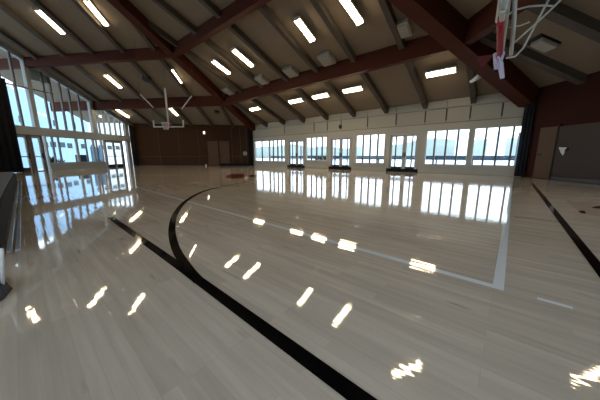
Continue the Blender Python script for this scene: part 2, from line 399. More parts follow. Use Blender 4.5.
# ------------------------------------------------------------------ left window wall
RK = lambda t: ceilB(PL(t, 0)) if True else 0
TE = 24
lo, hi = 3.42, 4.17
T = {x: t_of(x, 133) for x in (0,)}
tp = lambda x, y=133: t_of(x, y)
wl = MB(); bar(wl, PL, 0, TE, lo, hi, -.28, .06)
tw0, tw1 = tp(105, 160), tp(49.5, 160)
bar(wl, PL, tw0, tw1, 0, .62, -.26, .10)
struct('wall_left', wl, M['white'])
mb = MB(); bar(mb, PL, tw0-.02, tw1+.02, .62, .70, -.28, .22); struct('trim_5', mb, M['white'])
mb = MB(); bar(mb, PL, tw0, tw1, .05, .30, .10, .16); struct('baseboard_left', mb, M['white'])
# main posts (white columns)
for i, t in enumerate((.35, 5.30, 11.55, 17.6)):
    mb = MB(); w = (.30, .30, .18, .2)[i]; z1 = RK(t)-.25
    bar(mb, PL, t-w, t+w, 0 if i in (0,) else hi, z1, -.34, .02)
    struct('trim_%d' % (6+i), mb, M['white'])
# sloping head beam under the roof
mb = MB(); n1 = PL(0, RK(0)-.02, .10)
for (t0, t1) in ((0, 15), (15, TE)):
    if t1 <= 23: pass
    p, q = PL(t0, RK(t0), -.1), PL(t1, RK(t1), -.1); mb.beam(p, q, .36, .34)
struct('trim_10', mb, M['white'])
# upper glazing
r = sroot('window_6', PL(7, hi))
mx_ = [121.5, 116.5, 111.3, 106, 101, 94.5, 84.5, 75.8, 68, 59, 52.5, 39, 25.5, 12]
for i, x in enumerate(mx_):
    t = t_of(x, 128); w = .075; mb = MB(); z1 = RK(t)-.32
    bar(mb, PL, t-w, t+w, hi, z1, -.2, -.02); obj('mullion', mb, M['white'] if i < 6 else M['mull'], r)
for t in (15.6, 17.6, 19.6, 21.6):
    mb = MB(); bar(mb, PL, t-.08, t+.08, hi, RK(t)-.32, -.2, -.02); obj('mullion', mb, M['mull'], r)
mb = MB(); mb.poly([PL(.1, hi, -.1), PL(TE, hi, -.1), PL(TE, RK(TE)-.2, -.1), PL(.1, RK(.1)-.2, -.1)], inL*-.02); obj('glass', mb, M['glass'], r)
zt = on(19, 84, E_, uL.cross(Z)).z
mb = MB(); bar(mb, PL, t_of(56, 100), TE, zt-.05, zt+.05, -.2, 0); obj('transom_bar', mb, M['mull'], r)
for (xa, xb, ya, yb) in ((30, 43.5, 80, 71), (45.5, 53, 84, 78)):
    ta, tb = t_of(xb, 84), t_of(xa, 84); zb_ = zt+.9
    mb = MB(); mb.poly([PL(ta, min(zb_, RK(ta)-.45), -.14), PL(tb, zb_, -.14), PL(tb, RK(tb)-.36, -.14), PL(ta, RK(ta)-.36, -.14)], inL*-.06); obj('solid_panel', mb, M['white'], r)
# lower window
r = sroot('window_7', PL((tw0+tw1)/2, .7))
mb = MB(); bar(mb, PL, tw0, tw0+.1, .7, lo, -.24, .03); bar(mb, PL, tw1-.1, tw1, .7, lo, -.24, .03); bar(mb, PL, tw0+.1, tw1-.1, .7, .78, -.24, .03); bar(mb, PL, tw0+.1, tw1-.1, lo-.08, lo, -.24, .03); obj('frame', mb, M['white'], r)
for x in (98.6, 95.5, 88, 79, 61.5, 55.5):
    t = t_of(x, 150); w = .11 if x in (95.5, 79) else .05; mb = MB(); bar(mb, PL, t-w, t+w, .78, lo-.08, -.2, -.02); obj('mullion', mb, M['white'] if w > .1 else M['mull'], r)
mb = MB(); bar(mb, PL, tw0+.1, tw1-.1, .78, lo-.08, -.12, -.1); obj('glass', mb, M['glass'], r)
# doors of the left wall
def ldoor(k, a, b, leaves, kick=.32, m='white', glassm='glass', head=lo):
    r = sroot('door_%d' % k, PL((a+b)/2, 0)); mb = MB()
    bar(mb, PL, a, a+.12, 0, head, -.25, .06); bar(mb, PL, b-.12, b, 0, head, -.25, .06); bar(mb, PL, a+.12, b-.12, head-.12, head, -.25, .06); obj('frame', mb, M['mull'], r)
    n = leaves; L_ = (b-a-.24)/n
    for i in range(n):
        p, q = a+.13+i*L_, a+.11+(i+1)*L_; mb = MB(); s_ = .13
        bar(mb, PL, p, p+s_, 0, head-.13, -.17, -.05); bar(mb, PL, q-s_, q, 0, head-.13, -.17, -.05); bar(mb, PL, p+s_, q-s_, head-.3, head-.13, -.17, -.05)
        bar(mb, PL, p+s_, q-s_, 1.35, 1.45, -.17, -.05)
        lf = obj('door_leaf', mb, M[m], r)
        mb = MB(); bar(mb, PL, p+s_, q-s_, 0.0, kick, -.17, -.05); obj('kick_panel', mb, M['dark'], lf)
        mb = MB(); bar(mb, PL, p+s_, q-s_, kick, head-.3, -.12, -.10); obj('glass', mb, M[glassm], lf)
        mb = MB(); bar(mb, PL, p+.03, p+.10, 1.2, 1.7, -.05, .03); obj('door_handle', mb, M['dark'], lf)
    return r
ldoor(7, t_of(124, 150)+.05, t_of(106, 150), 2, kick=.34)
ldoor(8, t_of(34.8, 168), tC+.1, 1, kick=.38)
ldoor(9, t_of(47.5, 165), t_of(35.4, 168)-.02, 1, kick=.06)

# ------------------------------------------------------------------ roof timbers
def rz(p, drop=0): return V((p.x, p.y, roofz(p)-drop))
hip1 = (V((-.42, -.96, 0)), C); 
def hipray(P0, P1, i, j):      # line where planes i and j meet, through the wall corner
    a, b = planes[i], planes[j]
    # solve hgt_i = hgt_j along plan
    n = a[1]*a[2] - b[1]*b[2]; c = (a[3] - a[2]*a[0].dot(a[1])) - (b[3] - b[2]*b[0].dot(b[1]))
    d = V((-n.y, n.x, 0)).normalized(); p0 = n*(-c/n.dot(n)); return p0, d
RD = .40   # rafter depth
def hip(i, j, corner):
    p0, d = hipray(None, None, i, j)
    s0 = (corner - p0).dot(d)
    if d.dot(V((-5, 10, 0)) - corner) < 0: d = -d; s0 = -s0
    return lambda s: p0 + d*(s0 + s)
h1 = hip(0, 1, C); h2 = hip(0, 2, D)
zP1, zP2, PD = 7.85, 10.27, 1.02
def find(h, z):
    lo_, hi_ = 0.0, 60.0
    for _ in range(50):
        m_ = (lo_+hi_)/2; p = h(m_)
        if hgt(planes[0], p) < z: lo_ = m_
        else: hi_ = m_
    return h(lo_)
GR = 'grey roof rafters'
def timber(name, p, q, w, d, m, label, group, bevel=.0):
    mb = MB(); mb.beam(p, q, w, d); o = obj(name, mb, M[m], bevel=bevel); return tag(o, label, 'beam', group)
# hips
a = h1(-.1); b = h1(27)
timber('hip_beam', V((a.x, a.y, hgt(planes[0], a)+.05)), V((b.x, b.y, hgt(planes[0], b)+.05)), .70, .85, 'red', 'long red-brown hip beam rising from the far corner of the brown and white walls', None)
a = h2(0.1); b = h2(27)
timber('hip_beam', V((a.x, a.y, hgt(planes[0], a)+.05)), V((b.x, b.y, hgt(planes[0], b)+.05)), .82, 1.2, 'red', 'long red-brown hip beam rising from the right-hand corner beside the curtain', None)
# purlins
def pline(nrm, P0, z, k):      # points on slope k at ceiling height z
    return None
n1, n2 = find(h1, zP1), find(h1, zP2); m1, m2 = find(h2, zP1), find(h2, zP2)
def purlin(p, q, z, label, w=.42):
    mb = MB(); mb.beam(V((p.x, p.y, z+.04)), V((q.x, q.y, z+.04)), w, PD if z < 9 else .78); return tag(obj('purlin', mb, M['red']), label, 'beam')
purlin(n1, m1, zP1, 'lower red purlin crossing above the white window wall')
purlin(n2, m2, zP2, 'upper red purlin above the white window wall, with rows of lights below')
LB = lambda n: n + dirB*((n - PL(0, 0)).dot(inL)/(-dirB.dot(inL)) + over)
def purlinB(n, z, tilt, label, wid=.42):
    q = LB(n); q = q + inB*tilt; mb = MB(); mb.beam(V((n.x, n.y, z+.04)), V((q.x, q.y, z+.04)), wid, PD if z < 9 else .80); return tag(obj('purlin', mb, M['red']), label, 'beam')
purlinB(n1, zP1, .0, 'lower dark red purlin before the brown far wall, ending at the left windows')
purlinB(n2, zP2, .0, 'upper dark red purlin left of the hip beam, ending high on the left windows')
q = m1 + uR*20; purlin(m1, q, zP1, 'short red purlin running toward the viewer behind the near basketball hoop')
q = m2 + uR*14; purlin(m2, q, zP2, 'upper red purlin above the right side of the court, overhead')
# rafters of the slope above the white wall
ordn = ['first', 'second', 'third', 'fourth', 'fifth', 'sixth', 'seventh', 'eighth', 'ninth']
for i in range(8):
    u = 3.1035 + 3.1194*i; T0 = PA(u, 0)
    # up to the hip
    s_ = 0
    while s_ < 26:
        p = T0 + inA*s_
        if hgt(planes[0], p) > min(hgt(planes[1], p), hgt(planes[2], p)): break
        s_ += .1
    a = T0 + inA*.02; b = T0 + inA*s_
    rf = timber('rafter', V((a.x, a.y, ceilA(a)+.03)), V((b.x, b.y, ceilA(b)+.03)), .34, RD+.03, 'rafter', 'grey-brown sloping rafter over the white window wall, %s from its far end' % ordn[7-i], GR, .03)
    mb = MB(); mb.beam(V((a.x, a.y, ceilA(a)-RD+.02)), V((a.x, a.y, 0)) + inA*.9 + Z*(ceilA(a)-RD+.02+SA*.9), .30, .16); 
    obj('bearing_block', mb, M['rafter'], rf)
dB0 = V((0, -1, 0))
for i in range(6):
    u = 2.75 + 2.92*i; T0 = PB(u, 0); s_ = 0
    while s_ < 22:
        p = T0 + dB0*s_
        if hgt(planes[1], p) > hgt(planes[0], p): break
        s_ += .1
    a, b = T0 + dB0*.02, T0 + dB0*s_
    timber('rafter', V((a.x, a.y, ceilB(a)+.03)), V((b.x, b.y, ceilB(b)+.03)), .32, .33, 'rafter', 'grey-brown sloping rafter over the brown far wall, %s from the white wall' % ordn[i], GR)
for i in range(5):
    y = 13.55 - 2.75*i; T0 = V((D.x, y, 0)); s_ = 0
    while s_ < 18:
        p = T0 + inR*s_
        if hgt(planes[2], p) > hgt(planes[0], p): break
        s_ += .1
    a, b = T0 + inR*.02, T0 + inR*s_
    timber('rafter', V((a.x, a.y, ceilR(a)+.03)), V((b.x, b.y, ceilR(b)+.03)), .42, .42, 'rafter', 'grey rafter sloping down to the maroon right wall, %s from the corner curtain' % ordn[i], GR)

# ------------------------------------------------------------------ ceiling lights
LG = 'warm fluorescent strip lights'
def strip(p, q, n, label, w=.15):
    """p, q: ends on the plane, n: plane normal pointing up"""
    n = n if n.z > 0 else -n
    ax = (q-p)/2; c = (p+q)/2; side = ax.cross(n).normalized()*w
    t = thing('ceiling_light', label, 'light', c, LG)
    mb = MB(); mb.cbox(c + n*.09, ax*1.04, side*1.35, n*.05); obj('housing', mb, M['housing'], t)
    mb = MB(); mb.cbox(c, ax, side, n*.04); obj('diffuser', mb, M['tube'], t, bevel=.02)
    for s_ in (-1, 1):
        mb = MB(); mb.cbox(c + ax*1.02*s_ + n*.03, ax.normalized()*.03, side*1.3, n*.09); obj('end_cap', mb, M['housing'], t)
    return t
pa = D + Z*(HA-.385)
placesA = [((248.5, 109.2), (261.3, 107)), ((287.5, 101), (304.3, 99.8)), ((312, 97.3), (330, 94.3)), ((342.7, 91.3), (363.7, 88.3)), ((425, 75), (458.7, 70.7))]
for i, (a, b) in enumerate(placesA):
    P_, Q_ = on(*a, pa, cAn), on(*b, pa, cAn); u = ((P_+Q_)/2 - D).dot(uA)
    c = D + uA*u + inA*3.52; c.z = HA-.385 + SA*3.52; h_ = (P_-Q_).length/2; h_ = .82
    strip(c - uA*h_, c + uA*h_, cAn, 'lit warm strip light low over the white wall, %s from the far end' % ordn[i], .17)
placesB = [((213.5, 60.5), (230, 73.3)), ((234, 49.5), (253, 66)), ((297.5, 19.5), (313.5, 41)), ((343.5, -2), (361.3, 24))]
up_ = (inA + Z*SA).normalized()
for i, (a, b) in enumerate(placesB):
    P_, Q_ = on(*a, pa, cAn), on(*b, pa, cAn)
    strip(P_, Q_, cAn, 'lit warm strip light above the lower purlin, %s from the far corner hip beam' % ordn[i], .17)
pb = C + Z*(HB-.16)
LBp = [((38, 8), (64, 32), 'lit warm strip light at the top left of the photo, nearest the windows'),
       ((87, -1), (107.5, 24), 'lit warm strip light between the top left one and the hip beam'),
       ((106, 73.5), (121, 86.5), 'lit warm strip light between the two left purlins, nearer the windows'),
       ((171.5, 68.5), (181, 82), 'lit warm strip light between the two left purlins, beside the hip beam'),
       ((115.5, 107), (129, 116), 'lit warm strip light near the brown wall, beside the left windows'),
       ((170.6, 107), (177.5, 114.5), 'lit warm strip light near the brown wall, seen behind the far hoop')]
for a, b, l in LBp: strip(on(*a, pb, cBn), on(*b, pb, cBn), cBn, l, .15)
# the ones overhead, seen only in the floor
def refl(x, y, P, n):
    G = gp(x, y); d = ray(x, y); d.z = -d.z
    return G + d*(n.dot(P-G)/n.dot(d))
pr = D + Z*(HR-.16)
for (a, b, P_, n_, l) in [((391, 375), (420, 365), pr, cRn, 'strip light overhead, mirrored in the floor at the bottom right of centre'),
                   ((566, 380), (606, 371), pr, cRn, 'strip light overhead, mirrored at the bottom right corner of the floor'),
                   ((42, 374), (43, 400), pb, cBn, 'strip light overhead, mirrored at the bottom left corner of the floor'),
                   ((28, 306), (36, 320), pb, cBn, 'strip light overhead, mirrored at the left edge of the floor')]:
    strip(refl(*a, P_, n_), refl(*b, P_, n_), n_, l, .17)

# square ceiling speakers by the lower purlin
pc = D + Z*(HA-.05)
for i, (x, y) in enumerate(((229.5, 89.5), (263, 78.5), (292, 70.5), (328, 57.8), (405.5, 35.5))):
    c = on(x, y, pc, cAn) + (up_*.5 if i == 4 else up_*0); n = cAn if cAn.z > 0 else -cAn; e = .50 if i < 4 else .50
    t = thing('ceiling_speaker', 'square off-white ceiling speaker above the lower purlin, %s from the hip beam at far corner' % ordn[i], 'speaker', c, 'square ceiling speakers')
    mb = MB(); mb.cbox(c - n*.10, uA*e, up_*e, n*.15); obj('housing', mb, M['spk'], t, bevel=.05)
    mb = MB(); mb.cbox(c - n*.26, uA*e*.8, up_*e*.8, n*.02); obj('grille', mb, M['grille'], t)
c = on(543.5, 44, D + Z*(HR-.02), cRn); n = cRn if cRn.z > 0 else -cRn; w_ = (inR + Z*SR).normalized(); yv = V((0, 1, 0))
t = thing('ceiling_speaker', 'square ceiling box with a black surround above the maroon wall', 'speaker', c)
mb = MB(); mb.cbox(c - n*.0, w_*.52, yv*.42, n*.05); obj('surround', mb, M['dark'], t)
mb = MB(); mb.cbox(c - n*.12 - w_*.08 - yv*.06, w_*.42, yv*.30, n*.10); obj('housing', mb, M['spk'], t, bevel=.04)
def disc(name, label, c, n, r, th, m, cat):
    n = n.normalized(); a = n.cross(V((.3, .9, .1))).normalized(); b = n.cross(a); mb = MB()
    pts = [c + a*math.cos(k*math.pi/10)*r + b*math.sin(k*math.pi/10)*r for k in range(20)]; mb.poly(pts, n*th)
    return tag(obj(name, mb, M[m], bevel=.02), label, cat)
disc('ceiling_vent', 'round dark vent between the two left purlins', on(148, 76.5, C+Z*(HB-.02), cBn), -(cBn if cBn.z > 0 else -cBn), .42, .30, 'dark', 'vent')
disc('ceiling_vent', 'small dark vent near the brown wall, right of the far hoop', on(217.5, 111, C+Z*(HB-.02), cBn), -(cBn if cBn.z > 0 else -cBn), .32, .14, 'dark', 'vent')
disc('wall_vent', 'small dark oval vent high on the white wall', on(341, 127, D+inA*.03, inA), inA, .20, .06, 'dark', 'vent')
disc('wall_clock', 'round shiny clock low on the brown far wall by the corner', on(245.5, 153, C+inB*.02, inB), inB, .30, .08, 'spk', 'clock')
c = on(204.5, 132, C+inB*.02, inB); mb = MB(); mb.cbox(c, uB*.09, inB*.06, Z*.16)
t = tag(obj('exit_lamp', mb, mat('small_lamp', (.8, .8, .7), .5, emit=((1, .9, .7), 1.6))), 'tiny lit white lamp high on the brown far wall', 'lamp')
c = on(206.2, 164.3, C+inB*.1, inB); mb = MB(); mb.cbox(V((c.x, c.y, .11)), uB*.09, inB*.06, Z*.1); tag(obj('floor_cone', mb, M['paper'], bevel=.03), 'tiny white box on the floor against the brown far wall', 'box')
# emergency lamp on the rafter near the near hoop
c = on(476, 80, pa, cAn); ee = (on(481, 76.8, pa, cAn) - on(471.3, 82.7, pa, cAn))/2
mb = MB(); mb.tube([c-ee, c-ee*.9, c+ee*.9, c+ee], [.04, .12, .17, .08], 10); tag(obj('spot_lamp', mb, M['paper'], smooth=True), 'small white spot lamp clamped to the rafter left of the near hoop', 'lamp')

# ------------------------------------------------------------------ painted court lines and a painted reflection edge (parts of the floor)
def decal(name, poly, m, z=.002):
    mb = MB(); mb.poly([V((p.x, p.y, z)) for p in poly], Z*.001); o = obj(name, mb, m, floor, origin=V((0, 0, 0))); return o
def stripe(name, pts, w, m, z=.002):
    L_, R_ = [], []
    for i, p in enumerate(pts):
        a = (pts[min(i+1, len(pts)-1)] - pts[max(i-1, 0)]).normalized(); n = V((-a.y, a.x, 0))*w/2
        L_.append(p+n); R_.append(p-n)
    mb = MB(); v = [mb.bm.verts.new(V((p.x, p.y, z))) for p in L_]; w_ = [mb.bm.verts.new(V((p.x, p.y, z))) for p in R_]
    for i in range(len(pts)-1): mb.bm.faces.new([v[i], v[i+1], w_[i+1], w_[i]])
    return obj(name, mb, m, floor, origin=V((0, 0, 0)))
cw = gp(497.5, 289)
far = gp(136, 186)
LW = .10
stripe('court_line', [far, cw + (cw-far).normalized()*LW/2], LW, M['line_w'], .003)['label'] = 'long white court line'
leg = gp(509.5, 200)
legd = (leg-cw).normalized()
stripe('court_line', [cw, cw + legd*16], LW, M['line_w'], .0035)['label'] = 'white court line returning to the windows'
stripe('court_line', [gp(110.5, 216.2), gp(188.5, 272.5), gp(360, 400), gp(360, 400) + (gp(360, 400)-gp(188, 272)).normalized()*3], .125, M['line_k'], .004)['label'] = 'straight black court line at lower left'
stripe('court_line', [gp(532, 184.5), gp(599, 271), gp(599, 271) + (gp(599, 271)-gp(532, 184.5)).normalized()*2], .125, M['line_k'], .004)['label'] = 'black court line on the right'
# three point arc through surveyed points
ax = [gp(*p) for p in ((250, 182), (213, 188), (174.5, 214), (171.8, 230), (184, 262), (210, 291))]
def circ(a, b, c):
    d = 2*(a.x*(b.y-c.y)+b.x*(c.y-a.y)+c.x*(a.y-b.y)); A2, B2, C2 = a.x**2+a.y**2, b.x**2+b.y**2, c.x**2+c.y**2
    return V(((A2*(b.y-c.y)+B2*(c.y-a.y)+C2*(a.y-b.y))/d, (A2*(c.x-b.x)+B2*(a.x-c.x)+C2*(b.x-a.x))/d, 0))
def cr(p0, p1, p2, p3, t): return .5*((2*p1)+(p2-p0)*t+(2*p0-5*p1+4*p2-p3)*t*t+(-p0+3*p1-3*p2+p3)*t**3)
kp = [gp(*p) for p in ((274, 180.5), (250, 182), (230, 184.6), (205, 190.3), (187, 199.5), (176, 212), (171.8, 227), (174.5, 245), (184, 262.5), (199, 281), (222, 299))]
pts = []
for i in range(1, len(kp)-2):
    for j in range(6): pts.append(cr(kp[i-1], kp[i], kp[i+1], kp[i+2], j/6))
pts.append(kp[-2])
stripe('court_line', pts, .125, M['line_k'], .005)['label'] = 'curved black three-point line'
stripe('court_line', [gp(513.5, 218.5), gp(535, 220.5), gp(560, 223.7)], .03, M['refl_edge'], .003)['label'] = 'thin brown painted edge of the floor reflection on the right'  # edge of a floor reflection, painted on as a brown stripe
stripe('court_line', [gp(536.5, 300), gp(572, 310)], .055, M['line_w'], .003)['label'] = 'short white mark'  # short pale mark laid on the boards
def blob(pts, m, z=.003, lab=None):
    P_ = [gp(*p) for p in pts]; n = len(P_); out = []
    for i in range(n):
        for j in range(4): out.append(cr(P_[i-1], P_[i], P_[(i+1) % n], P_[(i+2) % n], j/4))
    mb = MB(); mb.poly([V((p.x, p.y, z)) for p in out]); o = obj('court_marking', mb, m, floor, origin=V((0, 0, 0)))
    if lab: o['label'] = lab
blob(((226, 176), (232, 173.6), (244, 173.4), (245, 177), (236, 178.3), (228, 177.8)), M['line_r'], .003, 'dark red painted marking at the far end')
blob(((249, 175.2), (254, 174.6), (256, 176), (251, 176.8)), M['line_k'], .003, 'small black painted marking at the far end')
blob(((566, 202), (580, 204.3), (600, 204), (612, 207), (612, 221), (598, 218.4), (588, 217), (574, 210)), M['line_p'], .003, 'faded pink painted logo area at right')
blob(((578.5, 213), (584, 213), (585.5, 215.5), (581, 215)), M['line_k'], .005, 'small black stroke of the painted logo')
blob(((592, 209.2), (602, 208), (604, 210.2), (596, 210.6)), M['line_k'], .005, 'long black stroke of the painted logo')

# ------------------------------------------------------------------ far basketball hoop (hung from the roof)
hx, hy = -10.72, 20.6
t = thing('basketball_hoop', 'far ceiling-hung basketball hoop with glass backboard before the brown wall', 'basketball hoop', (hx, hy, 3.6))
zb0, zb1 = 3.76, 5.19
mb = MB(); mb.box((hx-1.22, hy, zb0), (2.44, 0, 0), (0, .03, 0), (0, 0, zb1-zb0)); obj('backboard', mb, M['glass'], t)
mb = MB(); mb.box((hx-1.24, hy-.03, zb0-.04), (2.48, 0, 0), (0, .1, 0), (0, 0, .09)); mb.box((hx-1.24, hy-.03, zb0), (.07, 0, 0), (0, .1, 0), (0, 0, .52)); mb.box((hx+1.17, hy-.03, zb0), (.07, 0, 0), (0, .1, 0), (0, 0, .52)); obj('bottom_frame', mb, M['hoopg'], t)
mb = MB(); mb.box((hx-.22, hy-.1, zb0), (.44, 0, 0), (0, .2, 0), (0, 0, .3)); obj('mounting_box', mb, M['redpad'], t, bevel=.02)
mb = MB(); rr = .30; mb.tube([(hx+rr*math.cos(k*math.pi/10), hy-.42+rr*math.sin(k*math.pi/10), 4.02) for k in range(21)], .022, 6, False); obj('rim', mb, M['hoopg'], t)
def net(mb, cx_, cy_, z0, R0, R1, H_, r=.012, n=8, rows=4):
    for k in range(n):
        for s_ in (1, -1):
            pp = []
            for j in range(rows+1):
                f_ = j/rows; a_ = 2*math.pi*(k + s_*j*.5)/n; R_ = R0+(R1-R0)*f_; pp.append((cx_+R_*math.cos(a_), cy_+R_*math.sin(a_), z0-H_*f_))
            mb.tube(pp, r, 4)
mb = MB(); net(mb, hx, hy-.42, 4.02, .29, .16, .52); obj('net', mb, M['hoopg'], t)
zr = zP1 - PD + .1
mb = MB(); mb.tube([(hx-.05, hy+.1, zb0+.2), (hx-.05, hy+.1, 6.75)], .07, 8); obj('mast', mb, M['hoopg'], t)
mb = MB(); mb.tube([(hx+1.15, hy+.1, zb1-.02), (hx+1.95, hy+.3, 6.2)], .045, 6); obj('brace', mb, M['hoopg'], t); mb = MB(); mb.tube([(hx-1.15, hy+.1, zb1+.1), (hx-2.2, hy+.3, 6.35)], .045, 6); obj('brace', mb, M['hoopg'], t)
for (xa, ya, za, xb) in ((hx+1.95, hy+.3, 6.2, hx+2.1), (hx-2.2, hy+.3, 6.35, hx-2.5), (hx-.05, hy+.1, 6.75, hx-.05)):
    mb = MB(); mb.tube([(xa, ya, za), (xb, hy+.9, ceilB(V((xb, hy+.9, 0)))-.02)], .009, 5); obj('hanger', mb, M['rafter'], t)

# ------------------------------------------------------------------ near basketball hoop, seen edge-on at upper right
F0 = gp(499.5, 57, 3.87); M0 = gp(500.5, 22, 3.87)
bd = (F0 - M0).normalized(); bn = V((bd.y, -bd.x, 0))
N0 = F0 - bd*2.44; pl_ = (F0 - M0).length
t = thing('basketball_hoop', 'near basketball backboard seen edge-on with red bottom pad at upper right', 'basketball hoop', F0 - bd*1.22)
mb = MB(); mb.box(N0 + bn*.02, bd*2.44, bn*.05, Z*1.43); obj('backboard', mb, M['frost'], t)
mb = MB(); mb.box(N0 - Z*.04, bd*(2.44-pl_), bn*.08, Z*.12); mb.box(N0 + Z*1.40, bd*2.44, bn*.1, Z*.06); mb.box(N0, bd*.07, bn*.1, Z*1.4); mb.box(F0 - bd*.07, bd*.07, bn*.1, Z*1.4); obj('backboard_frame', mb, M['hoopg'], t, bevel=.02)
mb = MB(); mb.box(M0 - Z*.10 - bn*.03, bd*pl_, bn*.11, Z*.20); mb.box(F0 - bd*.05 - Z*.1 - bn*.03, bd*.1, bn*.11, Z*.45); obj('bottom_pad', mb, M['redpad'], t, bevel=.03)
rc = gp(500, 55, 3.85)
mb = MB(); mb.tube([rc + V((.10*math.cos(k*math.pi/10), .10*math.sin(k*math.pi/10), 0)) for k in range(21)], .018, 6, False); obj('rim', mb, M['net'], t)
mb = MB(); net(mb, rc.x, rc.y, rc.z, .10, .05, .34, r=.02, n=7, rows=4); c2 = gp(504, 72, 3.5); mb.tube([rc - Z*.2, rc.lerp(V((rc.x, rc.y, 0)), .06) + bn*.05, V((rc.x, rc.y, rc.z-.58)) + bn*.13], [.06, .06, .045], 8); obj('net', mb, M['net'], t)
def gpd(x, y, s): return O + ray(x, y).normalized()*s
dd = (F0 - O).length
mb = MB(); mb.poly([gpd(477, 58, dd*1.02), gpd(494, 56, dd*1.0), gpd(482, 69.5, dd*1.02)], bn*.04); obj('red_triangle', mb, mat('dull_red', (.10, .010, .012), .7), t)  # dull red triangular plate left of the bottom pad
top = [gpd(516.5, -3, dd*.86), gpd(515, 25, dd*.92), gpd(512, 56, dd*1.0)]
mb = MB(); mb.tube(top, .04, 10); obj('mast', mb, M['hoopg'], t, smooth=True)
mb = MB(); mb.tube([gpd(508.5, -3, dd*.80), gpd(508, 14, dd*.9)], .035, 8); obj('side_rail', mb, M['hoopg'], t, smooth=True)
mb = MB(); mb.tube([gpd(503, -4, dd*.78), gpd(501, 10, dd*.84), gpd(499, 22, dd*.9)], .045, 8); obj('side_rail', mb, M['hoopg'], t, smooth=True)
for pp, r_ in (([(568, -4), (545, 18), (520, 40), (512, 47)], .02), ([(553, -4), (541, 18), (524, 50), (516, 58), (507, 59.5)], .022), ([(503.5, 24), (507, 18), (516, 11.5), (530, 8), (546, 7), (556, 8)], .02), ([(510, 29), (522, 27), (531, 23.5)], .013)):
    mb = MB(); mb.tube([gpd(x, y, dd*(.97+.0004*(x-500))) for x, y in pp], r_, 8); obj('brace', mb, M['hoopg'], t, smooth=True)

# ------------------------------------------------------------------ things at the left edge
e0, e1 = gp(17.4, 180), gp(4, 250); ed = (e1-e0).normalized(); en = V((-ed.y, ed.x, 0)); en = en if en.x < 0 else -en
e0 = e0 - ed*0 ; e1 = e1 + ed*.3
zt_ = on(0, 204, e1, en).z
t = thing('folded_bleacher', 'long low slate grey padded bench unit along the left edge of the floor', 'bench', (e0+e1)/2)
mb = MB(); mb.box(e0 + Z*.03, e1-e0, en*1.6, Z*(zt_-.08)); obj('side_pad', mb, M['slate'], t, bevel=.04)
mb = MB(); mb.box(e0 + en*.06 + Z*(zt_-.05), e1-e0, en*1.5, Z*.06); obj('top', mb, M['greytop'], t, bevel=.02)
mb = MB(); mb.box(e0 - en*.16 + Z*.004, (e1-e0)*.985, en*.05, Z*.015); tag(obj('floor_strip', mb, M['pale']), 'pale strip tinted window-reflection blue on the floor, outer one beside the slate bench', 'strip')
mb = MB(); mb.box(e0 - en*.07 + Z*.004, (e1-e0)*.985, en*.05, Z*.015); tag(obj('floor_strip', mb, M['pale']), 'pale strip tinted window-reflection blue on the floor, tight against the slate bench', 'strip')
p_ = gp(2.6, 291); tq = on(1.6, 247, p_, V((0, 1, 0))); mb = MB(); mb.tube([p_ + Z*.01, tq, tq + Z*.01], [.016, .016, .008], 8); tag(obj('white_post', mb, M['hoopw'], smooth=True), 'short white post at the left edge in front of the slate bench', 'post')
pts = [gp(x, y) for x, y in ((-8, 276), (1, 283), (8, 287), (12.5, 286.5), (9, 291), (4, 297), (-4, 302), (-10, 303))]
mb = MB(); n_ = 9; base = [mb.bm.verts.new(p + Z*.005) for p in pts]; cen = sum(pts, V())/len(pts)
r2 = [mb.bm.verts.new(p.lerp(cen, .3) + Z*(.06 + .03*((i*7) % 3))) for i, p in enumerate(pts)]; r3 = [mb.bm.verts.new(p.lerp(cen, .65) + Z*(.07 + .04*((i*5) % 3))) for i, p in enumerate(pts)]
for A_, B_ in ((base, r2), (r2, r3)):
    for i in range(len(pts)): mb.bm.faces.new([A_[i], A_[(i+1) % len(pts)], B_[(i+1) % len(pts)], B_[i]])
mb.bm.faces.new(r3); mb.bm.faces.new(base[::-1])
tag(obj('folded_cloth', mb, mat('dark_grey_cloth', (.06, .065, .08), .9, noise=(9, .7, (1, 6, 1)), bump=.6), smooth=True), 'crumpled dark grey cloth on the floor at the left edge', 'cloth')
c = on(2, 169, D*0 + V((e0.x-2, e0.y, 0)), V((0, 1, 0)))

# ------------------------------------------------------------------ outside
g = MB(); g.poly([(-160, -60, -.35), (160, -60, -.35), (160, 240, -.35), (-160, 240, -.35)], Z*-.2); g_ = struct('ground', g, M['concrete'])
g = MB(); g.poly([(-60, -60, -.30), (60, -60, -.30), (60, YN-.6, -.30), (-60, YN-.6, -.30)], Z*-.04); struct('ground', g, mat('bounce_cut_lawn', (.05, .075, .03), .95, noise=(2, .3, (1, 1, 1))))  # unseen dark sheet behind the rear wall, added to cut bounce onto the ceiling
